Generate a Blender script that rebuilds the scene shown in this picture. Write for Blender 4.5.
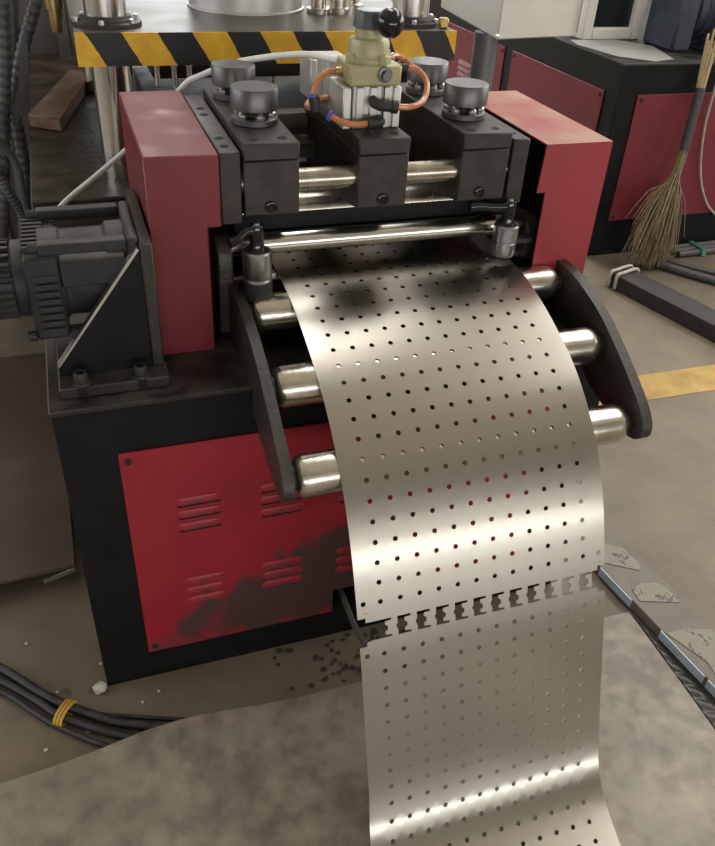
import bpy, bmesh, math, random
from mathutils import Vector, Matrix, noise
from mathutils.geometry import tessellate_polygon
random.seed(7)
SC = bpy.context.scene
for o in list(bpy.data.objects):
    bpy.data.objects.remove(o)
COL = SC.collection
PI = math.pi

# ------------------------------------------------------------------ camera
cam_d = bpy.data.cameras.new('camera')
cam = bpy.data.objects.new('camera', cam_d)
COL.objects.link(cam)
cam_d.sensor_fit = 'HORIZONTAL'
cam_d.sensor_width = 36.0
cam_d.lens = 36.0 * 800.53 / 715.0
cam_d.clip_start = 0.02
RX = Vector((0.946978, -0.317432, 0.049689))
RY = Vector((-0.145593, -0.561815, -0.814351))
RZ = Vector((0.286416, 0.763938, -0.578242))
mw = Matrix((RX, -RY, -RZ)).transposed().to_4x4()
mw.translation = Vector((0.095836, -1.142412, 1.450354))
cam.matrix_world = mw
SC.camera = cam

# ------------------------------------------------------------------ light
SC.view_settings.view_transform = 'Standard'
SC.view_settings.look = 'None'
SC.view_settings.gamma = 1.0
SC.view_settings.use_curve_mapping = False
SC.view_settings.exposure = 0.22
world = bpy.data.worlds.new('World')
SC.world = world
world.use_nodes = True
wb = world.node_tree.nodes['Background']
wb.inputs[0].default_value = (0.9, 0.95, 1.0, 1)
wb.inputs[1].default_value = 0.30


def area(name, loc, target, sx, sy, power, color=(1, 1, 1)):
    d = bpy.data.lights.new(name, 'AREA')
    d.shape = 'RECTANGLE'
    d.size, d.size_y = sx, sy
    d.energy = power
    d.color = color
    o = bpy.data.objects.new(name, d)
    COL.objects.link(o)
    o.location = loc
    o.rotation_euler = (Vector(target) - Vector(loc)).to_track_quat('-Z', 'Y').to_euler()
    return o


# hall: x -7..9, y -7..11, ceiling 6.2 ; windows in the walls, skylight strips in the roof
area('window_light_behind_camera', (1.0, -6.8, 1.25), (1.0, 0, 1.25), 9.0, 0.8, 140, (1.0, 0.985, 0.95))
area('window_light_right_wall', (8.8, 2.0, 2.9), (0, 2.0, 2.9), 9.0, 2.6, 300, (1.0, 0.985, 0.95))
area('window_light_far_wall', (1.0, 10.8, 3.2), (1.0, 0, 3.2), 10.0, 2.4, 330, (0.95, 0.98, 1.0))
area('window_light_left_wall', (-6.8, 3.0, 2.9), (0, 3.0, 2.9), 9.0, 2.2, 190, (0.92, 0.97, 1.0))
area('skylight_over_line', (1.6, 6.0, 6.1), (1.6, 6.0, 0), 1.6, 9.0, 300, (1.0, 0.985, 0.95))
area('skylight_right', (5.6, 4.2, 6.1), (5.6, 4.2, 0), 1.6, 11.0, 330, (1.0, 0.985, 0.95))


# ------------------------------------------------------------------ materials
def M(name, base, rough=0.5, metal=0.0, var=0.12, scale=14.0, bump=0.0, bscale=None, dust=None, dust_amt=0.5,
      dust_scale=9.0, stretch=None, coat=0.0, rvar=0.12, detail=5.0, dthr=(0.36, 0.62)):
    m = bpy.data.materials.new(name)
    m.use_nodes = True
    nt = m.node_tree
    N, L = nt.nodes, nt.links
    b = N['Principled BSDF']
    tc = N.new('ShaderNodeTexCoord')
    mp = N.new('ShaderNodeMapping')
    if stretch:
        mp.inputs['Scale'].default_value = stretch
    L.new(tc.outputs['Object'], mp.inputs['Vector'])
    nz = N.new('ShaderNodeTexNoise')
    nz.inputs['Scale'].default_value = scale
    nz.inputs['Detail'].default_value = detail
    nz.inputs['Roughness'].default_value = 0.6
    L.new(mp.outputs[0], nz.inputs['Vector'])
    cr = N.new('ShaderNodeValToRGB')
    cr.color_ramp.elements[0].position = 0.30
    cr.color_ramp.elements[1].position = 0.70
    cr.color_ramp.elements[0].color = (*[c * (1 - var) for c in base], 1)
    cr.color_ramp.elements[1].color = (*[min(1, c * (1 + var)) for c in base], 1)
    L.new(nz.outputs['Fac'], cr.inputs[0])
    col = cr.outputs[0]
    rr = N.new('ShaderNodeMapRange')
    rr.inputs['To Min'].default_value = max(0.02, rough - rvar)
    rr.inputs['To Max'].default_value = min(1, rough + rvar)
    L.new(nz.outputs['Fac'], rr.inputs['Value'])
    rough_out = rr.outputs[0]
    if dust:
        ge = N.new('ShaderNodeNewGeometry')
        sp = N.new('ShaderNodeSeparateXYZ')
        L.new(ge.outputs['Normal'], sp.inputs[0])
        n2 = N.new('ShaderNodeTexNoise')
        n2.inputs['Scale'].default_value = dust_scale
        n2.inputs['Detail'].default_value = 6
        L.new(tc.outputs['Object'], n2.inputs['Vector'])
        m1 = N.new('ShaderNodeMapRange')
        m1.inputs['From Min'].default_value = dthr[0]
        m1.inputs['From Max'].default_value = dthr[1]
        L.new(n2.outputs['Fac'], m1.inputs['Value'])
        m2 = N.new('ShaderNodeMapRange')
        m2.inputs['From Min'].default_value = 0.55
        m2.inputs['From Max'].default_value = 0.95
        L.new(sp.outputs['Z'], m2.inputs['Value'])
        mu = N.new('ShaderNodeMath')
        mu.operation = 'MULTIPLY'
        L.new(m1.outputs[0], mu.inputs[0])
        L.new(m2.outputs[0], mu.inputs[1])
        mu2 = N.new('ShaderNodeMath')
        mu2.operation = 'MULTIPLY'
        L.new(mu.outputs[0], mu2.inputs[0])
        mu2.inputs[1].default_value = dust_amt
        mx = N.new('ShaderNodeMix')
        mx.data_type = 'RGBA'
        L.new(mu2.outputs[0], mx.inputs[0])
        L.new(col, mx.inputs[6])
        mx.inputs[7].default_value = (*dust, 1)
        col = mx.outputs[2]
        ra = N.new('ShaderNodeMath')
        ra.operation = 'MULTIPLY_ADD'
        L.new(mu2.outputs[0], ra.inputs[0])
        ra.inputs[1].default_value = 0.35
        L.new(rough_out, ra.inputs[2])
        rough_out = ra.outputs[0]
    L.new(col, b.inputs['Base Color'])
    L.new(rough_out, b.inputs['Roughness'])
    b.inputs['Metallic'].default_value = metal
    b.inputs['Coat Weight'].default_value = coat
    if bump:
        nb = N.new('ShaderNodeTexNoise')
        nb.inputs['Scale'].default_value = bscale or scale * 4
        nb.inputs['Detail'].default_value = 4
        L.new(mp.outputs[0], nb.inputs['Vector'])
        bp = N.new('ShaderNodeBump')
        bp.inputs['Strength'].default_value = bump
        bp.inputs['Distance'].default_value = 0.01
        L.new(nb.outputs['Fac'], bp.inputs['Height'])
        L.new(bp.outputs[0], b.inputs['Normal'])
    return m


def node_mask(m, build):
    """build(nt, tc) returns (factor socket, colour, roughness add); mixes it over the base colour"""
    nt = m.node_tree
    b = nt.nodes['Principled BSDF']
    lk = [l for l in nt.links if l.to_socket == b.inputs['Base Color']][0]
    src = lk.from_socket
    tc = nt.nodes.new('ShaderNodeTexCoord')
    fac, colr = build(nt, tc)
    mx = nt.nodes.new('ShaderNodeMix')
    mx.data_type = 'RGBA'
    nt.links.new(fac, mx.inputs[0])
    nt.links.new(src, mx.inputs[6])
    mx.inputs[7].default_value = (*colr, 1)
    nt.links.new(mx.outputs[2], b.inputs['Base Color'])
    return m


def mth(nt, op, a, b=None, c=None, clamp=False):
    n = nt.nodes.new('ShaderNodeMath')
    n.operation = op
    n.use_clamp = clamp
    for i, v in enumerate((a, b, c)):
        if v is None:
            continue
        if isinstance(v, (int, float)):
            n.inputs[i].default_value = v
        else:
            nt.links.new(v, n.inputs[i])
    return n.outputs[0]


def noise_fac(nt, tc, scale, detail=5, coord='Object', stretch=None):
    n = nt.nodes.new('ShaderNodeTexNoise')
    n.inputs['Scale'].default_value = scale
    n.inputs['Detail'].default_value = detail
    if stretch:
        mp = nt.nodes.new('ShaderNodeMapping')
        mp.inputs['Scale'].default_value = stretch
        nt.links.new(tc.outputs[coord], mp.inputs['Vector'])
        nt.links.new(mp.outputs[0], n.inputs['Vector'])
    else:
        nt.links.new(tc.outputs[coord], n.inputs['Vector'])
    return n.outputs['Fac']


MAT = {}
MAT['black_paint'] = M('black_paint', (0.0085, 0.0085, 0.0095), 0.45, dust=(0.07, 0.062, 0.05), dust_amt=0.5, var=0.3)
MAT['black_paint'].node_tree.nodes['Principled BSDF'].inputs['Specular IOR Level'].default_value = 0.22
MAT['table_paint'] = M('table_paint', (0.020, 0.018, 0.016), 0.42, dust=(0.085, 0.072, 0.055), dust_amt=0.6, var=0.35, dust_scale=14)
MAT['black_oxide'] = M('black_oxide', (0.056, 0.049, 0.045), 0.42, metal=0.55, var=0.22, scale=30, dust=(0.12, 0.115, 0.105), dust_amt=0.5)
MAT['arm_steel'] = M('arm_steel', (0.065, 0.059, 0.055), 0.45, metal=0.5, var=0.25, scale=40, bump=0.15)
MAT['motor_black'] = M('motor_black', (0.028, 0.029, 0.033), 0.52, var=0.25, scale=30, dust=(0.19, 0.175, 0.155), dust_amt=0.7)  # dust on upward faces, made paler to paint in highlights
MAT['red_paint'] = M('red_paint', (0.185, 0.018, 0.026), 0.45, var=0.14, scale=6, dust=(0.23, 0.105, 0.105), dust_amt=0.85, dust_scale=11, dthr=(0.33, 0.55))
MAT['red_dusty_lit'] = M('red_dusty_lit', (0.36, 0.040, 0.052), 0.48, var=0.10, scale=6, dust=(0.44, 0.28, 0.22), dust_amt=0.95, dust_scale=8, dthr=(0.28, 0.58))  # cover red with light from the right painted in, plus pale dust
MAT['red_panel'] = M('red_panel', (0.33, 0.015, 0.030), 0.42, var=0.16, scale=5)
MAT['dull_red'] = M('dull_red', (0.20, 0.020, 0.034), 0.5, var=0.15, scale=5, dust=(0.2, 0.16, 0.14), dust_amt=0.3)
MAT['chrome'] = M('chrome', (0.72, 0.70, 0.66), 0.20, metal=1.0, var=0.08, scale=8, rvar=0.07)
MAT['column_chrome'] = M('column_chrome', (0.86, 0.85, 0.82), 0.16, metal=1.0, var=0.2, scale=10, rvar=0.10, stretch=(6, 6, 0.3))
MAT['roller_steel'] = M('roller_steel', (0.66, 0.62, 0.54), 0.24, metal=1.0, var=0.14, scale=30, rvar=0.10, bump=0.03)
MAT['dull_steel'] = M('dull_steel', (0.42, 0.39, 0.33), 0.26, metal=1.0, var=0.2, scale=20, stretch=(1, 0.1, 0.1))
MAT['bright_steel'] = M('bright_steel', (0.72, 0.71, 0.69), 0.3, metal=1.0, var=0.1, scale=30)
MAT['worn_steel'] = M('worn_steel', (0.42, 0.42, 0.43), 0.36, metal=1.0, var=0.25, scale=40)
MAT['knob_steel'] = M('knob_steel', (0.15, 0.145, 0.15), 0.40, metal=0.85, var=0.2, scale=26)
MAT['aluminium'] = M('aluminium', (0.66, 0.65, 0.62), 0.38, metal=0.55, var=0.1, scale=18)
MAT['khaki'] = M('khaki', (0.38, 0.35, 0.19), 0.42, var=0.08, scale=14, coat=0.1, metal=0.15)
MAT['cap_grey'] = M('cap_grey', (0.075, 0.085, 0.10), 0.35, var=0.15)
MAT['gloss_black'] = M('gloss_black', (0.010, 0.010, 0.011), 0.10, var=0.1, rvar=0.03)
MAT['rubber'] = M('rubber', (0.020, 0.020, 0.021), 0.55, var=0.25, scale=30)
MAT['hose_rubber'] = M('hose_rubber', (0.085, 0.085, 0.088), 0.42, var=0.25, scale=30)
MAT['orange_tube'] = M('orange_tube', (0.52, 0.20, 0.09), 0.28, var=0.12, scale=30, coat=0.3)
MAT['white_hose'] = M('white_hose', (0.74, 0.74, 0.71), 0.35, var=0.08, scale=30)
MAT['blue_plastic'] = M('blue_plastic', (0.06, 0.10, 0.42), 0.4)
MAT['yellow'] = M('yellow', (0.60, 0.36, 0.04), 0.5, var=0.2)
MAT['floor_yellow'] = M('floor_yellow', (0.42, 0.27, 0.07), 0.6, var=0.3, scale=11, detail=9)
MAT['dark_void'] = M('dark_void', (0.004, 0.004, 0.004), 0.8, var=0.1)
MAT['oily_steel'] = M('oily_steel', (0.036, 0.027, 0.017), 0.46, metal=0.0, var=0.75, scale=11, rvar=0.30, bump=0.25, detail=9)
MAT['platen'] = M('platen', (0.085, 0.076, 0.062), 0.42, metal=0.1, var=0.5, scale=9, rvar=0.15, detail=8)
MAT['rust_block'] = M('rust_block', (0.20, 0.115, 0.070), 0.6, var=0.35, scale=16, bump=0.2)
MAT['cream_paint'] = M('cream_paint', (0.76, 0.74, 0.68), 0.45, var=0.06, scale=5)
MAT['grey_post'] = M('grey_post', (0.17, 0.175, 0.18), 0.4, metal=0.3, var=0.12)
MAT['brass'] = M('brass', (0.45, 0.33, 0.14), 0.35, metal=0.8, var=0.15)
MAT['screen_glass'] = M('screen_glass', (0.015, 0.018, 0.022), 0.08, var=0.2, rvar=0.03)
MAT['straw'] = M('straw', (0.22, 0.165, 0.09), 0.7, var=0.35, scale=60)
MAT['reed'] = M('reed', (0.52, 0.41, 0.24), 0.6, var=0.2, scale=50)
MAT['tape'] = M('tape', (0.060, 0.062, 0.068), 0.5, var=0.25, scale=40)
MAT['cable_black'] = M('cable_black', (0.018, 0.018, 0.019), 0.42, var=0.3, scale=40, dust=(0.12, 0.11, 0.1), dust_amt=0.4, dust_scale=30)
MAT['cable_grey'] = M('cable_grey', (0.075, 0.072, 0.068), 0.55, var=0.25, scale=40)
MAT['green_tape'] = M('green_tape', (0.04, 0.17, 0.12), 0.5)
MAT['rope'] = M('rope', (0.46, 0.42, 0.35), 0.8, var=0.25, scale=80)
MAT['wood_dark'] = M('wood_dark', (0.038, 0.033, 0.030), 0.65, var=0.3, scale=12, stretch=(6, 1, 6), bump=0.2)
MAT['wrap_board'] = M('wrap_board', (0.165, 0.140, 0.110), 0.6, var=0.22, scale=9)
MAT['newsprint'] = M('newsprint', (0.27, 0.245, 0.20), 0.8, var=0.10, scale=20)
MAT['blue_foil'] = M('blue_foil', (0.42, 0.50, 0.58), 0.4, var=0.15, scale=18)
MAT['black_film'] = M('black_film', (0.030, 0.028, 0.025), 0.35, var=0.5, scale=10, bump=0.3)
MAT['brown_board'] = M('brown_board', (0.085, 0.058, 0.046), 0.5, var=0.2, scale=5)
MAT['grimy'] = M('grimy', (0.11, 0.10, 0.09), 0.5, var=0.5, scale=4)
MAT['slug'] = M('slug', (0.085, 0.08, 0.072), 0.55, metal=0.4)
MAT['clear_bit'] = M('clear_bit', (0.62, 0.60, 0.55), 0.35)
MAT['wall'] = M('wall', (0.46, 0.44, 0.40), 0.8)
MAT['ceiling'] = M('ceiling', (0.72, 0.66, 0.56), 0.8)
MAT['frame_grey'] = M('frame_grey', (0.22, 0.23, 0.24), 0.5)
MAT['grey_sheet'] = M('grey_sheet', (0.27, 0.26, 0.25), 0.5)
MAT['red_lamp'] = M('red_lamp', (0.75, 0.05, 0.04), 0.3)
MAT['blue_motor'] = M('blue_motor', (0.045, 0.055, 0.085), 0.5, var=0.3, scale=12, dust=(0.2, 0.19, 0.18), dust_amt=0.4)


for k_, v_ in (('oily_steel', .3), ('motor_black', .35), ('floor', .35)):
    if k_ in MAT:
        MAT[k_].node_tree.nodes['Principled BSDF'].inputs['Specular IOR Level'].default_value = v_


# printed newspaper: dark marks in rows
def _news(nt, tc):
    a = noise_fac(nt, tc, 130, 3, stretch=(1, 0.5, 1))
    b = noise_fac(nt, tc, 22, 2)
    m1 = mth(nt, 'GREATER_THAN', a, 0.52)
    m2 = mth(nt, 'GREATER_THAN', b, 0.53)
    return mth(nt, 'MULTIPLY', mth(nt, 'MULTIPLY', m1, m2), 0.75), (0.06, 0.06, 0.09)


node_mask(MAT['newsprint'], _news)


# concrete floor: warm grey with broad oil stains
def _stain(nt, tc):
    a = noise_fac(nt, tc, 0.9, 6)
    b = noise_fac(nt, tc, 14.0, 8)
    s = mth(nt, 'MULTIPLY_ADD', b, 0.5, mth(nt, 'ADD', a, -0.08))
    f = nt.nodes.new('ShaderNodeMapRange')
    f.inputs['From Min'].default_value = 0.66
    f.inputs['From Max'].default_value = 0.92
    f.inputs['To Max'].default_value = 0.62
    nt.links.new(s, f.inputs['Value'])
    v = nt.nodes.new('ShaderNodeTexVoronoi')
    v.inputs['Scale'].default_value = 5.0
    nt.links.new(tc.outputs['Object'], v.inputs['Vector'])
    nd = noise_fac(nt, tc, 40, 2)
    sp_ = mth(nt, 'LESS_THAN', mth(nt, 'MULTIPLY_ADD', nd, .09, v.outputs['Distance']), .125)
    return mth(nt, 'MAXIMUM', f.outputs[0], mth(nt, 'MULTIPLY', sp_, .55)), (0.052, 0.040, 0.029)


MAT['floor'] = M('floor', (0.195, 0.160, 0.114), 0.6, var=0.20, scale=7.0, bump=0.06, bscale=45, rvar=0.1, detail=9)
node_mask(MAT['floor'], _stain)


def _stain2(nt, tc):
    a = noise_fac(nt, tc, 2.4, 8)
    b = noise_fac(nt, tc, 26.0, 9)
    s = mth(nt, 'MULTIPLY_ADD', b, 0.75, mth(nt, 'ADD', a, -0.12))
    f = nt.nodes.new('ShaderNodeMapRange')
    f.inputs['From Min'].default_value = 0.68
    f.inputs['From Max'].default_value = 0.95
    f.inputs['To Max'].default_value = 0.55
    nt.links.new(s, f.inputs['Value'])
    return f.outputs[0], (0.060, 0.045, 0.030)


MAT['floor_plate'] = M('floor_plate', (0.29, 0.255, 0.20), 0.5, metal=0.0, var=0.28, scale=8, rvar=0.15, detail=9)
node_mask(MAT['floor_plate'], _stain2)


# soot on the red panel (fixed wear with a shape of its own)
def _soot(nt, tc):
    sp = nt.nodes.new('ShaderNodeSeparateXYZ')
    nt.links.new(tc.outputs['Object'], sp.inputs[0])
    nz = noise_fac(nt, tc, 9, 7)
    nz2 = noise_fac(nt, tc, 26, 5, stretch=(1, 1, 0.35))
    # panel centre is (0.515, 0, 0.341): stain centred about x=.50 z=.185
    dx = mth(nt, 'MULTIPLY', mth(nt, 'ADD', sp.outputs['X'], 0.07), 3.3)
    tilt = mth(nt, 'MULTIPLY_ADD', sp.outputs['X'], -0.30, sp.outputs['Z'])
    dz = mth(nt, 'MULTIPLY', mth(nt, 'ADD', tilt, 0.140), 8.5)
    d = mth(nt, 'SQRT', mth(nt, 'ADD', mth(nt, 'MULTIPLY', dx, dx), mth(nt, 'MULTIPLY', dz, dz)))
    d = mth(nt, 'ADD', d, mth(nt, 'MULTIPLY_ADD', nz, -2.6, 1.15))
    d = mth(nt, 'ADD', d, mth(nt, 'MULTIPLY_ADD', nz2, -1.4, 0.65))
    f = nt.nodes.new('ShaderNodeMapRange')
    f.inputs['From Min'].default_value = 1.05
    f.inputs['From Max'].default_value = 0.60
    f.inputs['To Max'].default_value = 0.88
    nt.links.new(d, f.inputs['Value'])
    return f.outputs[0], (0.045, 0.040, 0.038)


node_mask(MAT['red_panel'], _soot)


# hazard stripes painted on the platen edge
def _stripe(nt, tc):
    sp = nt.nodes.new('ShaderNodeSeparateXYZ')
    nt.links.new(tc.outputs['Object'], sp.inputs[0])
    nz = noise_fac(nt, tc, 40, 4)
    s = mth(nt, 'MULTIPLY_ADD', sp.outputs['Z'], 0.58, sp.outputs['X'])
    s = mth(nt, 'ADD', s, mth(nt, 'MULTIPLY_ADD', nz, 0.006, -0.003))
    fr = mth(nt, 'FRACT', mth(nt, 'ADD', mth(nt, 'MULTIPLY', s, 1 / 0.1515), 20.155))
    return mth(nt, 'GREATER_THAN', fr, 0.5), (0.014, 0.014, 0.015)


MAT['hazard'] = M('hazard', (1.0, 0.50, 0.03), 0.5, var=0.25, scale=18)
node_mask(MAT['hazard'], _stripe)

# brushed stainless for the perforated strip
MAT['sheet_steel'] = M('sheet_steel', (0.425, 0.40, 0.355), 0.28, metal=1.0, var=0.012, scale=4, rvar=0.008, stretch=(6, 0.4, 0.4), detail=1)


# ------------------------------------------------------------------ mesh helpers
class B:
    def __init__(self):
        self.bm = bmesh.new()

    def _v(self, p):
        return self.bm.verts.new(p)

    def box(self, x0, x1, y0, y1, z0, z1):
        v = [self._v((x, y, z)) for z in (z0, z1) for y in (y0, y1) for x in (x0, x1)]
        for f in ((0, 2, 3, 1), (4, 5, 7, 6), (0, 1, 5, 4), (2, 6, 7, 3), (0, 4, 6, 2), (1, 3, 7, 5)):
            self.bm.faces.new([v[i] for i in f])
        return self

    def prism(self, pts, axis, a0, a1):
        """closed outline pts (2-D) extruded along axis 0/1/2; pts fill the other two axes in order"""
        def P(p, a):
            q = list(p)
            q.insert(axis, a)
            return q
        A = [self._v(P(p, a0)) for p in pts]
        C = [self._v(P(p, a1)) for p in pts]
        n = len(pts)
        tris = tessellate_polygon([[Vector((p[0], p[1], 0)) for p in pts]])
        for t in tris:
            for ring, flip in ((A, False), (C, True)):
                try:
                    self.bm.faces.new([ring[i] for i in (t if not flip else t[::-1])])
                except ValueError:
                    pass
        for i in range(n):
            j = (i + 1) % n
            self.bm.faces.new([A[i], A[j], C[j], C[i]])
        bmesh.ops.recalc_face_normals(self.bm, faces=self.bm.faces[:])
        return self

    def lathe(self, base, axis, prof, seg=24):
        """prof: list of (radius, height) along axis from base"""
        base = Vector(base)
        w = Vector(axis).normalized()
        u = w.orthogonal().normalized()
        v = w.cross(u)
        rings = []
        for r, h in prof:
            if r <= 1e-6:
                rings.append([self._v(base + w * h)])
            else:
                rings.append([self._v(base + w * h + (u * math.cos(2 * PI * k / seg) + v * math.sin(2 * PI * k / seg)) * r) for k in range(seg)])
        for a, b in zip(rings[:-1], rings[1:]):
            for k in range(seg):
                k2 = (k + 1) % seg
                if len(a) == 1 and len(b) == 1:
                    continue
                if len(a) == 1:
                    self.bm.faces.new([a[0], b[k], b[k2]])
                elif len(b) == 1:
                    self.bm.faces.new([a[k], b[0], a[k2]][::1])
                else:
                    self.bm.faces.new([a[k], b[k], b[k2], a[k2]])
        if len(rings[0]) > 1:
            self.bm.faces.new(rings[0])
        if len(rings[-1]) > 1:
            self.bm.faces.new(rings[-1][::-1])
        bmesh.ops.recalc_face_normals(self.bm, faces=self.bm.faces[:])
        return self

    def cyl(self, p0, p1, r, seg=24, r1=None):
        p0, p1 = Vector(p0), Vector(p1)
        return self.lathe(p0, p1 - p0, [(r, 0), (r1 if r1 is not None else r, (p1 - p0).length)], seg)

    def tube(self, pts, r, seg=10, corr=None, cap=True):
        pts = [Vector(p) for p in pts]
        n = len(pts)
        rings = []
        prev = None
        for i in range(n):
            t = (pts[min(i + 1, n - 1)] - pts[max(i - 1, 0)]).normalized()
            if prev is None:
                u = t.orthogonal().normalized()
            else:
                u = (prev - t * prev.dot(t)).normalized()
            prev = u
            v = t.cross(u)
            rad = r[i] if isinstance(r, (list, tuple)) else r
            if corr:
                rad *= 1.0 if (i // 2) % 2 else corr
            rings.append([self._v(pts[i] + (u * math.cos(2 * PI * k / seg) + v * math.sin(2 * PI * k / seg)) * rad) for k in range(seg)])
        for a, b in zip(rings[:-1], rings[1:]):
            for k in range(seg):
                k2 = (k + 1) % seg
                self.bm.faces.new([a[k], a[k2], b[k2], b[k]])
        if cap:
            self.bm.faces.new(rings[0][::-1])
            self.bm.faces.new(rings[-1])
        return self

    def quad(self, *ps):
        self.bm.faces.new([self._v(p) for p in ps])
        return self


def spline(pts, n):
    """Catmull-Rom through pts, n samples evenly by arc length"""
    P = [Vector(p) for p in pts]
    P = [P[0] * 2 - P[1]] + P + [P[-1] * 2 - P[-2]]
    out = []
    for i in range(1, len(P) - 2):
        for k in range(24):
            t = k / 24
            a, b, c, d = P[i - 1], P[i], P[i + 1], P[i + 2]
            out.append(0.5 * ((2 * b) + (c - a) * t + (2 * a - 5 * b + 4 * c - d) * t * t + (3 * b - a - 3 * c + d) * t ** 3))
    out.append(P[-2])
    return resample(out, n)


def resample(out, n):
    S = [0]
    for a, b in zip(out[:-1], out[1:]):
        S.append(S[-1] + (b - a).length)
    res = []
    j = 0
    for k in range(n):
        s = S[-1] * k / (n - 1)
        while j < len(S) - 2 and S[j + 1] < s:
            j += 1
        t = (s - S[j]) / max(1e-9, S[j + 1] - S[j])
        res.append(out[j].lerp(out[j + 1], min(1, t)))
    return res


WL = {}   # world location of every object made here


def add(name, b, mat, parent=None, label=None, cat=None, group=None, kind=None, bev=0.0, seg=1, smooth=35):
    bm = b.bm
    co = [v.co for v in bm.verts]
    lo = Vector([min(c[i] for c in co) for i in range(3)])
    hi = Vector([max(c[i] for c in co) for i in range(3)])
    c = (lo + hi) / 2
    if parent is None:
        c.z = lo.z
    for v in bm.verts:
        v.co -= c
    me = bpy.data.meshes.new(name)
    bm.to_mesh(me)
    bm.free()
    me.materials.append(MAT[mat] if isinstance(mat, str) else mat)
    for p in me.polygons:
        p.use_smooth = True
    me.set_sharp_from_angle(angle=math.radians(smooth))
    o = bpy.data.objects.new(name, me)
    COL.objects.link(o)
    o.parent = parent
    o.location = c - (WL[parent.name] if parent else Vector())
    WL[o.name] = c
    if bev:
        md = o.modifiers.new('bevel', 'BEVEL')
        md.width = bev
        md.segments = seg
        md.limit_method = 'ANGLE'
        md.angle_limit = math.radians(40)
    tag(o, label, cat, group, kind)
    return o


def tag(o, label=None, cat=None, group=None, kind=None):
    for k, v in (('label', label), ('category', cat), ('group', group), ('kind', kind)):
        if v:
            o[k] = v
    return o


def empty(name, loc, label, cat, group=None):
    o = bpy.data.objects.new(name, None)
    COL.objects.link(o)
    o.location = loc
    o.empty_display_size = 0.05
    WL[o.name] = Vector(loc)
    return tag(o, label, cat, group)


def dup(o, world, parent, rot=None):
    c = o.copy()
    COL.objects.link(c)
    c.parent = parent
    c.location = Vector(world) - (WL[parent.name] if parent else Vector())
    if rot is not None:
        c.rotation_euler = rot
    WL[c.name] = Vector(world)
    return c


# ------------------------------------------------------------------ the hall
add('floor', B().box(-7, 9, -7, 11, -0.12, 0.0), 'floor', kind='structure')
add('ceiling', B().box(-7, 9, -7, 11, 6.2, 6.3), 'ceiling', kind='structure')


def wall_with_window(name, axis, at, lo, hi, w0, w1, z0, z1, inward, n):
    b = B()
    t = 0.2
    a0, a1 = (at, at + t) if inward < 0 else (at - t, at)
    for (p0, p1, q0, q1) in ((lo, w0, 0, 6.2), (w1, hi, 0, 6.2), (w0, w1, 0, z0), (w0, w1, z1, 6.2)):
        if axis == 1:
            b.box(p0, p1, a0, a1, q0, q1)
        else:
            b.box(a0, a1, p0, p1, q0, q1)
    add(name, b, 'wall', kind='structure')
    f = B()
    for i in range(8):
        p = w0 + (w1 - w0) * i / 7
        if axis == 1:
            f.box(p - .03, p + .03, a0 + .07, a1 - .07, z0, z1)
        else:
            f.box(a0 + .07, a1 - .07, p - .03, p + .03, z0, z1)
    add('window_%d' % n, f, 'frame_grey', kind='structure')


wall_with_window('wall_front', 1, -7.0, -7, 9, -3.6, 5.6, .7, 1.8, 1, 1)
wall_with_window('wall_left', 0, -7.0, -7, 11, -1.6, 7.6, 1.75, 4.05, 1, 4)
wall_with_window('wall_right', 0, 9.0, -7, 11, -2.6, 6.6, 1.55, 4.25, -1, 2)
wall_with_window('wall_back', 1, 11.0, -7, 9, -4.1, 6.1, 1.95, 4.45, -1, 3)
add('trim_1', B().prism([(1.62, .80), (1.55, .655), (6.0, .60), (6.0, .75)], 2, 0.0005, 0.0015), 'floor_yellow', kind='structure')

# ------------------------------------------------------------------ line of the perforated strip (y, z)
XL, XR = .418, .880
PITCH = (.836 - .459) / 11
ROW = .0335
YA = [.209, .178, .141, .111, .074, .042, .009, -.022, -.053, -.083, -.117, -.145, -.173, -.197, -.222, -.244, -.265, -.281, -.298, -.314, -.325, -.339]
YB = [.228, .196, .159, .129, .091, .058, .025, -.007, -.038, -.069, -.102, -.131, -.159, -.184, -.209, -.231, -.253, -.269, -.287, -.302, -.314, -.328]
ZA = [.822, .822, .821, .817, .813, .805, .797, .786, .775, .762, .748, .732, .714, .692, .670, .646, .622, .593, .564, .537, .506, .477]
ZB = [.814, .813, .813, .808, .804, .796, .788, .777, .766, .753, .739, .722, .703, .682, .659, .635, .610, .581, .552, .524, .493, .463]
hole_pts = [(a * .2 + b * .8, c * .2 + d * .8) for a, b, c, d in zip(YA, YB, ZA, ZB)]
prof = [(.440, .822), (.330, .822), (.262, .8215)] + [(y, z + .004) for y, z in hole_pts] + \
       [(-.347, .428), (-.362, .394), (-.393, .303), (-.425, .207), (-.457, .115), (-.480, .068), (-.510, .037), (-.550, .0215), (-.61, .0165), (-.70, .0155), (-.86, .0155)]
prof = spline([(0, y, z) for y, z in prof], 400)
for it in range(80):                            # relax measurement wobble
    prof = [prof[0]] + [prof[i] * .5 + (prof[i - 1] + prof[i + 1]) * .25 for i in range(1, len(prof) - 1)] + [prof[-1]]
PS = [0.0]
for a, b_ in zip(prof[:-1], prof[1:]):
    PS.append(PS[-1] + (b_ - a).length)


def at_s(s):
    s = max(0, min(PS[-1], s))
    lo, hi = 0, len(PS) - 1
    while hi - lo > 1:
        m_ = (lo + hi) // 2
        if PS[m_] <= s:
            lo = m_
        else:
            hi = m_
    t = (s - PS[lo]) / (PS[hi] - PS[lo])
    return prof[lo].lerp(prof[hi], t)


# ------------------------------------------------------------------ the roll feeder
RF = empty('roll_feeder', (0.53, 0.28, 0),
           'red and black roll feeder machine with the perforated strip coming out', 'machine')
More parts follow.
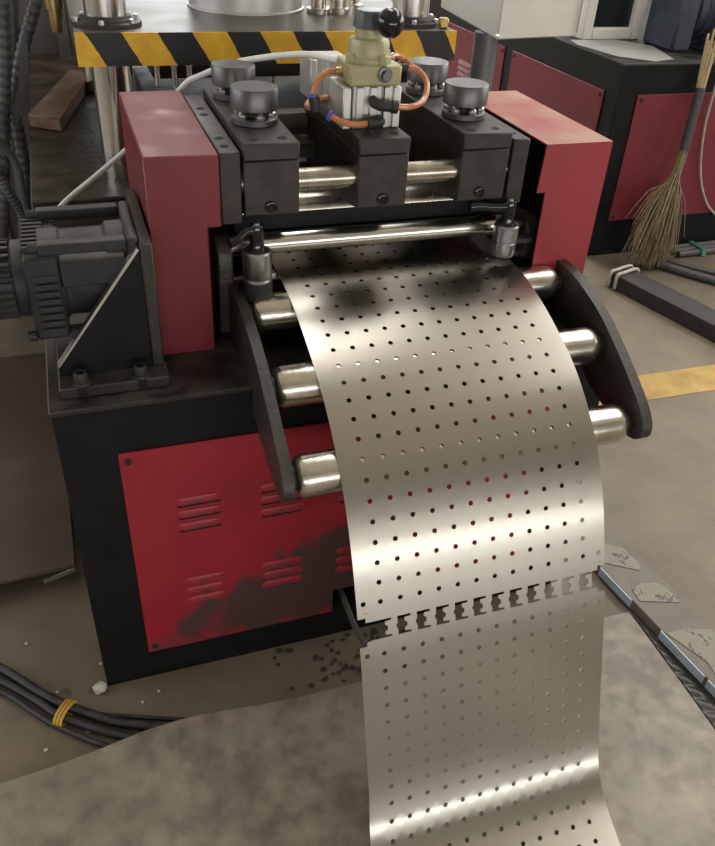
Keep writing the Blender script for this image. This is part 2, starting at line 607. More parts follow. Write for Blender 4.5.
# cabinet: hollow, so that the notch in the front panel shows the dark inside
cb = B()
cb.box(0.0, 0.100, 0.0, 0.03, 0, .690)          # stiles and rails of the front
cb.box(0.930, 1.06, 0.0, 0.03, 0, .690)
cb.box(0.100, 0.930, 0.0, 0.03, 0.59, .690)
cb.box(0.100, 0.930, 0.0, 0.03, 0, 0.095)
cb.box(0.0, 0.012, 0.03, .60, 0, .690)
cb.box(1.048, 1.06, 0.03, .60, 0, .690)
cb.box(0.012, 1.048, .588, .60, 0, .690)
add('cabinet_body', cb, 'black_paint', RF)
add('table_plate', B().box(-.004, 1.064, -.004, .62, .690, .70), 'table_paint', RF, bev=.0025)
PX0, PX1, PZ0, PZ1 = .092, .938, .082, .600
pn = add('front_panel', B().prism([(PX0, PZ0), (.490, PZ0 + .002), (.490, .150), (.60, .150), (.60, PZ0), (PX1, PZ0), (PX1, PZ1), (PX0, PZ1)], 1, -.005, -.0005),
         'red_panel', RF, label='glossy red sheet panel with louvres and a black soot stain', bev=.001)


def louvre(x0, zc):
    b = B()
    w, h, d = .086, .016, .0045
    n, k = 10, 6
    rows = []
    for j in range(k + 1):
        a = j / k * PI / 2
        rows.append([])
        for i in range(n + 1):
            t = i / n
            e = min(1.0, math.sin(PI * t) * 2.6) ** .6 if 0 < t < 1 else 0
            rows[-1].append(b._v((x0 + w * t, -.005 - d * e * math.cos(a), zc - h / 2 + h * math.sin(a) * (.55 + .45 * e))))
    for j in range(k):
        for i in range(n):
            b.bm.faces.new([rows[j][i], rows[j][i + 1], rows[j + 1][i + 1], rows[j + 1][i]])
    # open underneath; upper rows get a separate black strip below
    return b


lou = None
for zc_list, kind in (((.474, .444, .413), 'up'), ((.268, .241, .214), 'low')):
    for cx in (.177, .334, .492, .650, .807):
        for zc in zc_list:
            if lou is None:
                lou = add('louvre', louvre(cx, zc), 'red_panel', pn)
                slot = add('louvre_strip', B().box(cx + .004, cx + .082, -.0056, -.0048, zc - .0155, zc - .0080), 'dark_void', pn)  # black strip laid on the panel face below the hood
                base = (cx, zc)
            else:
                off = Vector((cx - base[0], 0, zc - base[1]))
                dup(lou, WL['louvre'] + off, pn)
                if kind == 'up':
                    dup(slot, WL['louvre_strip'] + off, pn)


def socket_screw(p, axis, r, h, parent, name='screw', mat='rubber'):
    return add(name, B().lathe(p, axis, [(r, 0), (r, h * .8), (r * .85, h), (r * .55, h), (r * .5, h * .45), (0, h * .45)], 14), mat, parent)


for (x, z) in ((.107, .582), (.107, .100), (.922, .582), (.922, .100), (.49, .59)):
    socket_screw((x, -.005, z), (0, -1, 0), .006, .004, pn)

# covers
cv = add('side_cover', B().prism([(.194, .70), (.289, .70), (.289, .933), (.312, .933), (.312, 1.0545), (.194, 1.0545)], 1, .1317, .545),
         'red_paint', RF, bev=.0025)
sh = B()
sh.prism([(.922, .70), (1.044, .70), (1.044, 1.0420), (.906, 1.0420), (.902, .953), (.920, .953)], 1, .1317, .1350)
sh.box(.906, 1.044, .1350, .515, 1.0390, 1.0420)
sh.box(1.041, 1.044, .1350, .515, .70, 1.0390)
sh.box(.906, 1.041, .512, .515, .70, 1.0390)
cv2 = add('side_cover', sh, 'red_dusty_lit', RF, label='red cover with pale dust on top')
add('cover_block', B().box(.9520, 1.038, .1385, .505, .702, 1.036), 'black_paint', RF)  # solid black block filling the right cover
# side plates and clamp blocks of the straightener head
HEADBACK = .50
for x0, x1, zt in ((.3125, .3475, 1.0545), (.8375, .8710, 1.0535)):
    sp_ = add('side_plate', B().prism([(.133, .936), (.133, zt), (HEADBACK, zt), (HEADBACK, .702), (.42, .702), (.42, .936)], 0, x0, x1), 'black_oxide', RF, bev=.002)
    for yy in (.170, .215, .361, .403):
        add('bolt_hole', B().cyl(((x0 + x1) / 2 - .002, yy, zt - .004), ((x0 + x1) / 2 - .002, yy, zt + .0006), .0075, 14), 'dark_void', sp_)
for i, (x0, x1, yb) in enumerate(((.3510, .4440, .50), (.5470, .6375, .46), (.7380, .8305, .50))):
    hb = add('clamp_block', B().prism([(.130, .949), (.130, 1.0395), (yb, 1.0395), (yb, .93), (.24, .93)], 0, x0, x1), 'black_oxide', RF, bev=.002)
    add('cap_plate', B().box(x0 - .0005, x1 + .0005, .1285, yb + .002, 1.0405, 1.068), 'black_oxide', RF, bev=.002)
    socket_screw(((x0 + x1) / 2 + (-.002, .002, -.004)[i], .130, .9635), (0, -1, 0), .0105, .005, hb, 'socket_bolt', 'gloss_black')
    for dx in (-.024, .024):
        add('bolt_hole', B().cyl(((x0 + x1) / 2 + dx, .155, 1.064), ((x0 + x1) / 2 + dx, .155, 1.0687), .008, 14), 'dark_void', hb)
# cross beam at the back of the head, keeps the inside dark
add('back_beam', B().box(.3485, .8365, .462, .498, .705, .928), 'black_paint', RF)
add('cross_bar', B().box(.4450, .7370, .40, .455, .955, .985), 'black_oxide', RF, bev=.002)
add('rear_bridge', B().box(.4450, .5455, .44, .48, 1.00, 1.03), 'black_oxide', RF, bev=.002)
# straightening rollers between the side plates
add('upper_shaft', B().cyl((.349, .158, .9970), (.836, .158, .9970), .0190, 32), 'dull_steel', RF)
add('work_roller', B().cyl((.349, .2515, .9100), (.836, .2515, .9100), .0310, 32), 'dull_steel', RF)
add('gap_shade', B().box(.349, .836, .2196, .2203, .842, .9170), 'black_paint', RF, bev=.001)  # added thin black sheet, stands in for the shade under the clamp blocks
# delivery rollers in front
er = add('end_plate', B().prism([(.185, .702), (.40, .702), (.40, .86), (.24, .89), (.205, .892), (.190, .888), (.178, .878), (.170, .862), (.168, .84)], 0, .3075, .3345), 'arm_steel', RF, bev=.003)
er2 = add('end_plate', B().prism([(.185, .702), (.40, .702), (.40, .86), (.24, .887), (.205, .889), (.190, .885), (.178, .874), (.170, .858), (.168, .84)], 0, .9210, .9480), 'arm_steel', RF, bev=.003)
add('delivery_roller', B().cyl((.3350, .200, .8695), (.9205, .200, .8690), .0195, 40), 'chrome', RF, smooth=40)
add('roller_sleeve', B().cyl((.8295, .200, .8690), (.8305, .200, .8690), .0199, 40), 'rubber', RF)
add('lower_roller', B().cyl((.3350, .200, .8015), (.9205, .200, .8015), .0140, 32), 'roller_steel', RF)
# crescent arms
TOP = [(.200, .808), (.125, .813), (.060, .808), (-.030, .783), (-.112, .742), (-.185, .697), (-.218, .670), (-.231, .648), (-.229, .630), (-.214, .617), (-.192, .612)]
LOW = [(-.120, .622), (-.060, .636), (-.016, .660), (-.016, .703), (.200, .703)]
for x0, x1 in ((.3245, .3425), (.9750, .9950)):
    curve = [tuple(p) for p in spline([(a, b, 0) for a, b in TOP], 44)]
    add('roller_arm', B().prism([(p[0], p[1]) for p in curve] + LOW, 0, x0, x1), 'arm_steel', RF, bev=.0015)
# three idler rollers with rounded ends
for (y, z, r) in ((-.196, .6480, .0355), (-.058, .7330, .0350), (.112, .7790, .0340)):
    near = min(prof, key=lambda p: (p.y - y) ** 2 + (p.z - z) ** 2)
    dn = Vector((0, y - near.y, z - near.z))
    sgn_ = 1 if (dn.y * .5 - dn.z) > 0 else -1      # the roller lies under the strip
    dn = dn.normalized() * sgn_
    print('roller', y, z, 'dist', (Vector((0, y, z)) - near).length * sgn_)
    y, z = (near + dn * (r + .0020)).yz
    print('   ->', y, z)
    rprof = [(r * .55, 0), (r * .80, .0015), (r * .93, .006), (r, .014), (r, .588), (r * .96, .598), (r * .84, .608), (r * .6, .614), (.0, .615)]
    ro = add('idler_roller', B().lathe((.3520, y, z), (1, 0, 0), rprof, 40), 'roller_steel', RF, smooth=50)
    add('roller_axle', B().lathe((.3430, y, z), (1, 0, 0), [(.014, 0), (.014, .0030), (.020, .0030), (.022, .0045), (.022, .0085)], 28), 'rubber', ro)
    add('roller_axle', B().lathe((.9745, y, z), (-1, 0, 0), [(.016, 0), (.016, .0076)], 24), 'rubber', ro)
# support bar under the edge guides
add('guide_rail', B().box(.3430, .9745, .118, .150, .716, .730), 'black_paint', RF, bev=.002)
# edge guides with clamping levers
for gx, gy, z0, z1, sgn, lx in ((.3690, .128, .800, .8900, -1, -.050), (.8470, .128, .8400, .9000, -1, -.080)):
    r = .0255 if gx < .5 else .0235
    gb = add('edge_guide', B().lathe((gx, gy, z0), (0, 0, 1), [(r * .95, 0), (r, .002), (r, (z1 - z0) * .42), (r * .93, (z1 - z0) * .44), (r * .93, (z1 - z0) * .47), (r, (z1 - z0) * .5), (r, z1 - z0 - .003), (r * .9, z1 - z0), (.0, z1 - z0)], 32), 'worn_steel', RF)
    if gx < .5:
        add('guide_foot', B().lathe((gx, gy, z0 - .001), (0, 0, 1), [(r * .97, 0), (r * 1.015, .002), (r * 1.015, (z1 - z0) * .40), (r * .9, (z1 - z0) * .42)], 32), 'rubber', gb)
    if gx > .5:
        add('guide_arm', B().box(gx, .9205, .146, .166, .848, .858), 'black_oxide', gb, bev=.001)
    else:
        add('guide_stem', B().cyl((gx, gy, .7305), (gx, gy, z0), .012, 16), 'rubber', gb)
    add('clamp_hub', B().lathe((gx, gy, z1), (0, 0, 1), [(.014, 0), (.013, .010), (.0115, .014), (.0125, .020), (.0125, .042), (.011, .045), (0, .045)], 20), 'gloss_black', gb)
    add('hub_screw', B().lathe((gx, gy, z1 + .045), (0, 0, 1), [(.006, 0), (.006, .003), (.004, .004), (0, .004)], 14), 'bright_steel', gb)
    pts = spline([(gx, gy, z1 + .034), (gx + lx * .35, gy - .004, z1 + .037), (gx + lx * .7, gy - .010, z1 + .026), (gx + lx, gy - .014, z1 + .022)], 14)
    if gx > .5:
        pts = spline([(gx, gy, z1 + .034), (gx + lx * .35, gy + .002, z1 + .033), (gx + lx * .7, gy + .004, z1 + .036), (gx + lx, gy + .006, z1 + .036)], 14)
    add('clamp_lever', B().tube(pts, [.0105 - .0025 * math.sin(PI * i / 13) for i in range(14)], 12), 'gloss_black', gb)

# adjusting knobs on the clamp blocks
for (x, y) in ((.3975, .253), (.3965, .424), (.7835, .238), (.7840, .419)):
    kb = add('adjusting_knob', B().lathe((x, y, 1.091), (0, 0, 1), [(.0, 0), (.038, 0), (.0405, .002), (.0405, .033), (.0390, .0355), (.0, .0365)], 40), 'knob_steel', RF)
    add('knob_flange', B().lathe((x, y, 1.0682), (0, 0, 1), [(.0385, 0), (.0400, .0015), (.0400, .0095), (.038, .011), (0, .011)], 36), 'knob_steel', kb)
    add('knob_neck', B().cyl((x, y, 1.079), (x, y, 1.0912), .019, 20), 'rubber', kb)
    for a in (215, 275, 335, 60, 150):
        ca, sa = math.cos(math.radians(a)), math.sin(math.radians(a))
        bx_, by_ = x + .029 * ca, y + .029 * sa
        add('spacer_bolt', B().lathe((bx_, by_, 1.0792), (0, 0, 1), [(.0075, 0), (.0080, .001), (.0080, .006), (.0060, .008), (.0045, .0118)], 6), 'bright_steel', kb)

# pneumatic clamp cylinders and the hand valve
add('air_cylinder', B().prism([(.551, 1.0685), (.575, 1.0685), (.5755, 1.0685), (.5760, 1.0685), (.634, 1.0685), (.634, 1.137), (.551, 1.137)], 1, .188, .262), 'aluminium', RF, bev=.002)
ac1 = bpy.data.objects['air_cylinder']
for x in (.533, .556, .580, .602, .622):
    add('profile_rib', B().box(x, x + .014, .1835, .2665, 1.0690, 1.1355), 'aluminium', ac1, bev=.0015)
ac2 = add('air_cylinder', B().box(.533, .602, .375, .445, 1.0685, 1.142), 'aluminium', RF, bev=.0015)
for x in (.530, .552, .575, .594):
    add('profile_rib', B().box(x, x + .012, .3715, .4485, 1.0690, 1.141), 'aluminium', ac2, bev=.0015)
add('slotted_face', B().box(.6035, .6055, .182, .1835, 1.069, 1.136), 'dark_void', RF)
hv = add('hand_valve', B().box(.542, .633, .180, .264, 1.1375, 1.1700), 'khaki', RF, bev=.003)
dome = B().lathe((.587, .222, 1.1702), (0, 0, 1), [(.0385, 0), (.0385, .007), (.0360, .009), (.0340, .016), (.0345, .028), (.0320, .034), (.0275, .036), (.0245, .037), (.0240, .049), (.0220, .051), (0, .051)], 36)
for a in (20, 110, 200, 290):
    ca, sa = math.cos(math.radians(a)), math.sin(math.radians(a))
    dome.lathe((.587 + .038 * ca, .222 + .038 * sa, 1.1702), (0, 0, 1), [(.008, 0), (.008, .012), (.006, .014), (0, .014)], 10)
add('valve_dome', dome, 'khaki', hv)
add('valve_cap', B().lathe((.587, .222, 1.2213), (0, 0, 1), [(.0285, 0), (.0285, .004), (.0255, .022), (.0235, .025), (0, .0262)], 12), 'cap_grey', hv, smooth=20)
add('lever_arm', B().cyl((.592, .216, 1.2350), (.606, .190, 1.2350), .0065, 14), 'bright_steel', hv)
ball = [(0, 0)] + [(.0225 * math.sin(PI * k / 14), .0225 * (1 - math.cos(PI * k / 14))) for k in range(1, 14)] + [(0, .045)]
add('lever_ball', B().lathe((.603, .172, 1.2120), (0, 0, 1), ball, 28), 'gloss_black', hv, smooth=60)
add('port_plug', B().lathe((.602, .180, 1.156), (0, -1, 0), [(.0125, 0), (.0125, .004), (.0075, .005), (.0075, .014), (0, .014)], 12), 'knob_steel', hv)
add('port_fitting', B().lathe((.545, .226, 1.153), (-1, 0, 0), [(.009, 0), (.009, .006), (.007, .007), (.007, .014), (0, .014)], 12), 'brass', hv)
add('port_fitting', B().lathe((.637, .226, 1.156), (1, 0, 0), [(.009, 0), (.009, .006), (.007, .007), (.007, .022), (0, .022)], 12), 'rubber', hv)


def elbow(pts, r):
    b = B().tube(spline(pts, 10), r, 12)
    b.lathe(pts[-1], Vector(pts[-1]) - Vector(pts[-2]), [(r * 1.25, -.006), (r * 1.25, .004), (r * .8, .005)], 12)
    return b


add('tube_elbow', elbow([(.585, .1835, 1.115), (.585, .172, 1.113), (.594, .166, 1.110), (.618, .164, 1.108)], .0085), 'rubber', RF)
add('tube_elbow', elbow([(.596, .1835, 1.083), (.596, .170, 1.083), (.588, .166, 1.083), (.574, .164, 1.083)], .0085), 'rubber', RF)
tee = B().tube([(.488, .205, 1.118), (.492, .200, 1.096)], .0095, 14)
tee.tube([(.490, .203, 1.106), (.510, .188, 1.092)], .009, 14)
tf = add('tee_fitting', tee, 'rubber', RF)
add('release_collar', B().cyl((.4875, .2055, 1.118), (.487, .206, 1.122), .0095, 14), 'blue_plastic', tf)
add('release_collar', B().cyl((.510, .188, 1.092), (.5135, .185, 1.0905), .0095, 14), 'blue_plastic', tf)
TR = .0052
add('air_tube', B().tube(spline([(.531, .226, 1.153), (.515, .222, 1.152), (.497, .212, 1.142), (.487, .206, 1.121)], 24), TR, 10), 'orange_tube', RF)
add('air_tube', B().tube(spline([(.513, .185, 1.0905), (.530, .172, 1.084), (.552, .163, 1.0815), (.571, .164, 1.083)], 24), TR, 10), 'orange_tube', RF)
add('air_tube', B().tube(spline([(.622, .164, 1.108), (.650, .166, 1.107), (.678, .182, 1.114), (.690, .205, 1.135), (.680, .222, 1.152), (.662, .226, 1.156)], 30), TR, 10), 'orange_tube', RF)
add('air_tube', B().tube(spline([(.640, .250, 1.163), (.652, .275, 1.166), (.676, .285, 1.158), (.695, .262, 1.142)], 24), TR, 10), 'orange_tube', RF)
add('air_tube', B().tube(spline([(.488, .207, 1.100), (.482, .225, 1.098), (.498, .255, 1.100), (.530, .262, 1.102)], 24), TR, 10), 'orange_tube', RF)
add('supply_hose', B().tube(spline([(.545, .252, 1.164), (.501, .340, 1.157), (.417, .460, 1.122), (.351, .530, 1.083), (.321, .560, 1.058), (.254, .620, .965), (.199, .640, .912), (.132, .660, .855), (.050, .680, .786), (-.02, .69, .70)], 70), .0058, 12), 'white_hose', RF, label='white air hose')

# ------------------------------------------------------------------ drive motor (left)
br = add('motor_bracket', B().box(.017, .193, .030, .330, .7005, .7200), 'black_oxide', RF, bev=.002)
add('bracket_plate', B().prism([(.070, .7202), (.325, .7202), (.325, .940), (.070, .940)], 0, .1715, .1905), 'black_oxide', br, bev=.002)
add('gusset', B().prism([(.020, .7202), (.1712, .7202), (.1712, .9330), (.166, .9330), (.020, .738)], 1, .072, .088), 'black_paint', br, bev=.001)
add('ground_edge', B().prism([(.0190, .7385), (.0215, .7362), (.1697, .9305), (.1665, .9343)], 1, .0712, .0888), 'bright_steel', br)
for bx_ in (.053, .149):
    socket_screw((bx_, .046, .7240), (0, 0, 1), .0115, .016, br, 'cap_bolt')
    add('washer', B().cyl((bx_, .046, .7202), (bx_, .046, .7238), .0155, 20), 'knob_steel', br)
    add('slot', B().box(bx_ - .007, bx_ + .007, .0292, .040, .7008, .7204), 'dark_void', br)
GY, GZ, GH = .168, .862, .085
gbx = add('gearbox', B().lathe((.020, GY, GZ), (1, 0, 0), [(.074, 0), (.074, .030), (.070, .034), (.070, .100), (.078, .106), (.078, .134)], 36), 'motor_black', RF)
add('gearbox_flange', B().box(.1530, .1712, GY - GH, GY + GH, GZ - GH, GZ + GH), 'motor_black', gbx, bev=.006, seg=2)
add('end_flange', B().box(-.004, .0480, GY - GH + .006, GY + GH - .006, GZ - GH + .004, GZ + GH - .024), 'motor_black', gbx, bev=.006, seg=2)
for sy in (-1, 1):
    for sz in (-1, 1):
        y, z = GY + sy * (GH - .013), GZ + sz * (GH - .011)
        add('tie_bar', B().box(.0202 if sz > 0 else .0485, .1528, y - .011, y + .011, z - .009, z + .009), 'motor_black', gbx, bev=.002)
        socket_screw((.0200 if sz > 0 else -.0042, y, z), (-1, 0, 0), .0085, .013, gbx, 'cap_bolt')
        socket_screw((.1528, y, GZ + sz * (GH - .045)), (-1, 0, 0), .0085, .016, gbx, 'cap_bolt')
add('gearbox_side', B().box(.0482, .150, GY - GH + .006, GY + GH - .016, GZ + .008, GZ + GH - .034), 'motor_black', gbx, bev=.002)
MZ = GZ - .004
sm = add('servo_motor', B().cyl((-.240, GY, MZ), (-.024, GY, MZ), .054, 36), 'motor_black', RF)
hub_ = add('motor_adapter', B().lathe((-.024, GY, MZ), (1, 0, 0), [(.060, 0), (.062, .002), (.062, .018), (.060, .0198)], 36), 'motor_black', RF)
for k in range(8):
    z = GZ - .062 + .090 * k / 7
    add('fin', B().box(.008, .0435, GY - .0885, GY - .0785, z - .0040, z + .0040), 'motor_black', hub_, bev=.001)
for k in range(8):
    y = GY - .052 + .116 * k / 7
    add('fin', B().box(-.004, .0290, y - .0042, y + .0042, GZ + .0608, GZ + .0700), 'motor_black', hub_, bev=.001)
for k in range(24):
    a = 2 * PI * k / 24
    ca, sa = math.cos(a), math.sin(a)
    c0 = Vector((0, GY, MZ))
    rad, tan = Vector((0, ca, sa)), Vector((0, -sa, ca))
    b = B()
    v = []
    for x in (-.238, -.026):
        for (rr_, tt) in ((.053, -.0032), (.064, -.0026), (.064, .0026), (.053, .0032)):
            v.append(b._v(c0 + Vector((x, 0, 0)) + rad * rr_ + tan * tt))
    for q in ((0, 1, 2, 3), (7, 6, 5, 4), (0, 4, 5, 1), (1, 5, 6, 2), (2, 6, 7, 3), (3, 7, 4, 0)):
        b.bm.faces.new([v[i] for i in q])
    bmesh.ops.recalc_face_normals(b.bm, faces=b.bm.faces[:])
    add('cooling_fin', b, 'motor_black', sm)

# ------------------------------------------------------------------ the perforated strip
target = Vector((0, hole_pts[-1][0], hole_pts[-1][1] + .004))
S0 = min(range(len(prof)), key=lambda i: (prof[i] - target).length)
S0 = PS[S0]                                       # arc length of the last row of the upper piece
S_LAND = S0 + .36                                 # the strip swings a little to the left where it lands
DRIFT = .30
sb = bmesh.new()
vcache = {}


def sv(x, s):
    k = (round(x, 5), round(s, 5))
    if k not in vcache:
        p = at_s(s)
        vcache[k] = sb.verts.new((x - DRIFT * max(0.0, s - S_LAND) ** 1.5, p.y, p.z))
    return vcache[k]


def sface(vs):
    vs2 = []
    for v in vs:
        if v not in vs2:
            vs2.append(v)
    if len(vs2) > 2:
        try:
            sb.faces.new(vs2)
        except ValueError:
            pass


def cell_boundary(x0, x1, s0, s1):
    out = []
    for k in range(4):
        out.append((x0 + (x1 - x0) * k / 4, s0))
    for k in range(4):
        out.append((x1, s0 + (s1 - s0) * k / 4))
    for k in range(4):
        out.append((x1 - (x1 - x0) * k / 4, s1))
    for k in range(4):
        out.append((x0, s1 - (s1 - s0) * k / 4))
    return out


def hole_cell(x0, x1, s0, s1, cx, cs, r):
    ob = cell_boundary(x0, x1, s0, s1)
    ring = []
    for (x, s) in ob:
        a = math.atan2(s - cs, x - cx)
        ring.append((cx + r * math.cos(a), cs + r * math.sin(a)))
    for k in range(16):
        j = (k + 1) % 16
        sface([sv(*ob[k]), sv(*ob[j]), sv(*ring[j]), sv(*ring[k])])


def plain(x0, x1, s0, s1, nx):
    for i in range(nx):
        for k in range(4):
            a0, a1 = x0 + (x1 - x0) * i / nx, x0 + (x1 - x0) * (i + 1) / nx
            b0, b1 = s0 + (s1 - s0) * k / 4, s0 + (s1 - s0) * (k + 1) / 4
            sface([sv(a0, b0), sv(a1, b0), sv(a1, b1), sv(a0, b1)])


XC = [.459 + PITCH * i for i in range(12)]
XA, XB_ = XC[0] - PITCH / 2, XC[-1] + PITCH / 2
HR = .0043


def hole_row(cs, corner=False):
    s0, s1 = cs - ROW / 2, cs + ROW / 2
    if corner:
        hole_cell(XL, XA, s0, s1, XL + .0115, cs - .001, HR)
        hole_cell(XB_, XR, s0, s1, XR - .0125, cs - .001, HR)
    else:
        plain(XL, XA, s0, s1, 1)
        plain(XB_, XR, s0, s1, 1)
    for x in XC:
        hole_cell(x - PITCH / 2, x + PITCH / 2, s0, s1, x, cs, HR)


def polyfill(outer, hole=None):
    loops = [[Vector((x, s, 0)) for x, s in outer]]
    allp = list(outer)
    if hole:
        loops.append([Vector((x, s, 0)) for x, s in hole])
        allp += hole
    for t in tessellate_polygon(loops):
        sface([sv(*allp[i]) for i in t])


def run_rows(first, n, step, corner_at=None):
    for k in range(n):
        hole_row(first + step * k, corner_at is not None and k == corner_at)


nback = int((S0 - ROW) / ROW)
run_rows(S0 - ROW * nback, nback + 1, ROW, nback)
zone0 = S0 + ROW / 2
NEXT = S0 + .093
zone1 = NEXT - ROW / 2
t0, t1 = S0 + .032, S0 + .065
h = t1 - t0
for i, x in enumerate(XC):
    slot_p = [(-.22, 0), (.46, 0), (.46, .12), (.14, .14), (.14, .34), (.27, .40), (.27, .62), (.14, .68), (.14, .86), (.46, .88), (.46, 1), (-.22, 1), (-.22, .66), (-.29, .60), (-.29, .42), (-.22, .36)]
    slot_p = [(x + a * PITCH, t0 + b_ * h) for a, b_ in slot_p]
    ob = cell_boundary(x - PITCH / 2, x + PITCH / 2, zone0, zone1)
    if i == 0:                                    # the first slot runs out through the edge
        L_ = x - PITCH / 2
        right = [p for p in slot_p[:11]]
        poly = ob[:12] + [(L_, zone1), (L_, t1)] + [slot_p[10], slot_p[9], slot_p[8], slot_p[7], slot_p[6], slot_p[5], slot_p[4], slot_p[3], slot_p[2], slot_p[1]] + [(L_, t0)]
        polyfill(poly)
    else:
        polyfill(ob, slot_p[::-1])
# stepped corners left and right of the slots
for (e, inn) in ((XL, XA), (XR, XB_)):
    mid = e + (inn - e) * .55
    polyfill([(e, zone0), (mid, zone0), (inn, zone0), (inn, t0), (mid, t0), (mid, zone0 + .007), (e, zone0 + .007)])
    polyfill([(e, zone1), (e, zone1 - .002), (mid, zone1 - .002), (mid, t1 + .002), (inn, t1), (inn, zone1)])
nfront = int((PS[-1] - NEXT - ROW) / ROW)
run_rows(NEXT, nfront, ROW, 0)
bmesh.ops.recalc_face_normals(sb, faces=sb.faces[:])
ref = max(sb.faces, key=lambda f: f.calc_center_median().z)
if ref.normal.z < 0:
    bmesh.ops.reverse_faces(sb, faces=sb.faces[:])
wrap = B()
wrap.bm.free()
wrap.bm = sb
sheet = add('perforated_strip', wrap, 'sheet_steel', None,
            'brushed steel strip punched with rows of small holes, hanging over rollers to the floor', 'metal sheet', smooth=60)
so = sheet.modifiers.new('thickness', 'SOLIDIFY')
so.thickness = .0014
so.offset = -1
es = sheet.modifiers.new('crisp_rims', 'EDGE_SPLIT')
es.split_angle = math.radians(40)

# ------------------------------------------------------------------ the press behind
PR = empty('hydraulic_press', (0.5, 1.3, 0), 'hydraulic press with a yellow and black striped platen and chrome columns', 'press')
add('press_bed', B().box(-.013, 1.12, .75, 2.3, 0, .776), 'oily_steel', PR, bev=.004)
pl = add('platen', B().box(.133, 1.018, .802, 2.0, 1.048, 1.114), 'platen', PR)
add('striped_edge', B().box(.1325, 1.0185, .797, .8018, 1.0475, 1.1145), 'hazard', pl, label='yellow and black diagonal stripes')
for (cx, cy) in ((.208, .905), (.937, .905), (.208, 1.75), (.937, 1.75)):
    co_ = add('guide_column', B().cyl((cx, cy, .7765), (cx, cy, 2.2), .046, 40), 'column_chrome', PR)
    add('column_collar', B().lathe((cx, cy, 1.1145), (0, 0, 1), [(.076, 0), (.076, .008), (.064, .010), (.062, .014), (.056, .016), (.053, .020), (.0465, .020)], 36), 'rubber', co_)
    for k in range(6):
        a = 2 * PI * k / 6 + .3
        add('collar_bolt', B().lathe((cx + .069 * math.cos(a), cy + .069 * math.sin(a), 1.1225), (0, 0, 1), [(.006, 0), (.006, .007), (.004, .009)], 10), 'bright_steel', co_)
add('ram_cylinder', B().lathe((.575, 1.15, 1.1145), (0, 0, 1), [(.150, 0), (.150, .004), (.146, .006), (.146, .9)], 48), 'aluminium', PR, label='pale round ram cylinder')
for (x, y, r) in ((.742, 1.05, .020), (.800, 1.06, .026), (.852, 1.12, .022), (.70, 1.25, .03)):
    add('pull_rod', B().lathe((x, y, 1.1145), (0, 0, 1), [(r * 1.5, 0), (r * 1.5, .012), (r, .013), (r, .8)], 24), 'roller_steel', PR)
die = add('die_block', B().box(.30, .90, .93, 1.5, .7765, .90), 'black_oxide', PR, bev=.004)
add('upper_die', B().box(.30, .90, .93, 1.5, .99, 1.0475), 'black_oxide', PR, bev=.004)
for x in (.36, .47, .60, .74, .85):
    add('die_pin', B().cyl((x, .96, .9002), (x, .96, .99), .009, 16), 'bright_steel', PR)
for x in (.300, .338, .372):
    add('limit_pin', B().lathe((x, .825, 1.000), (0, 0, 1), [(.006, 0), (.006, .04), (.009, .041), (.009, .0475)], 12), 'bright_steel', PR)
add('pipe_bracket', B().box(.985, 1.008, .825, .840, 1.1145, 1.138), 'brass', PR, bev=.003)
add('signal_lamp', B().lathe((.985, .99, 1.1145), (0, 0, 1), [(.010, 0), (.010, .035), (.013, .036), (.013, .062), (.008, .070), (0, .071)], 16), 'red_lamp', PR, label='small red lamp')
add('steel_block', B().prism([(-.010, 1.353), (.073, 1.290), (.190, 1.854), (.125, 1.91)], 2, .7765, .811), 'rust_block', None, 'rusty brown steel block lying on the oily press bed', 'steel block', bev=.003)
# brass fitting hanging over the bed
fb = B().lathe((.102, 1.36, 1.02), (0, 0, 1), [(.014, 0), (.017, .01), (.017, .055), (.022, .057), (.022, .085), (.017, .087), (.017, .14), (.026, .142), (.026, .30)], 16)
add('pipe_fitting', fb, 'brass', PR)
add('fitting_arm', B().box(.06, .30, 1.335, 1.385, 1.30, 1.36), 'black_oxide', PR)

# hoses hanging at the far left
hose_defs = [
    ([(.03, 1.40, 1.6), (-.025, 1.40, 1.091), (-.046, 1.40, .944), (-.084, 1.40, .758), (-.137, 1.40, .494), (-.19, 1.52, .30), (-.28, 1.75, .06), (-.36, 1.9, .02)], .019, 'corrugated black hose hanging leftmost beside the press bed', .86),
    ([(.18, 1.47, 1.5), (.080, 1.46, 1.14), (.059, 1.45, 1.084), (.025, 1.45, 1.010), (-.006, 1.45, .938), (-.028, 1.46, .870), (-.053, 1.50, .787), (-.052, 1.50, .729), (-.054, 1.50, .625), (-.062, 1.50, .532), (-.085, 1.54, .419), (-.12, 1.75, .15), (-.13, 2.1, .02)], .019, 'corrugated black hose slanting down towards the rusty steel block', .86),
    ([(.04, 1.60, 1.6), (-.008, 1.60, 1.063), (-.032, 1.60, .903), (-.070, 1.60, .733), (-.080, 1.62, .547), (-.105, 1.66, .346), (-.155, 1.88, .12), (-.17, 2.15, .02)], .018, 'smooth black hose between two corrugated hoses by the press', None),
    ([(-.20, 1.27, .95), (-.097, 1.25, .779), (-.060, 1.25, .710), (-.056, 1.25, .605), (-.05, 1.30, .48), (-.06, 1.55, .25), (-.06, 1.85, .06), (-.06, 2.1, .012)], .010, 'thin smooth black hose curving under the motor', None),
    ([(-.25, 1.38, .86), (-.125, 1.35, .660), (-.102, 1.34, .600), (-.078, 1.36, .522), (-.088, 1.40, .40), (-.085, 1.44, .24), (-.080, 1.47, .10), (-.078, 1.50, .017)], .015, 'corrugated black hose curling low beside the motor', .86),
]
for pts, r, lab, corr in hose_defs:
    n = 300 if corr else 60
    add('hydraulic_hose', B().tube(spline(pts, n), r, 12, corr=corr), 'hose_rubber', None, lab, 'hose', 'hoses beside the press')
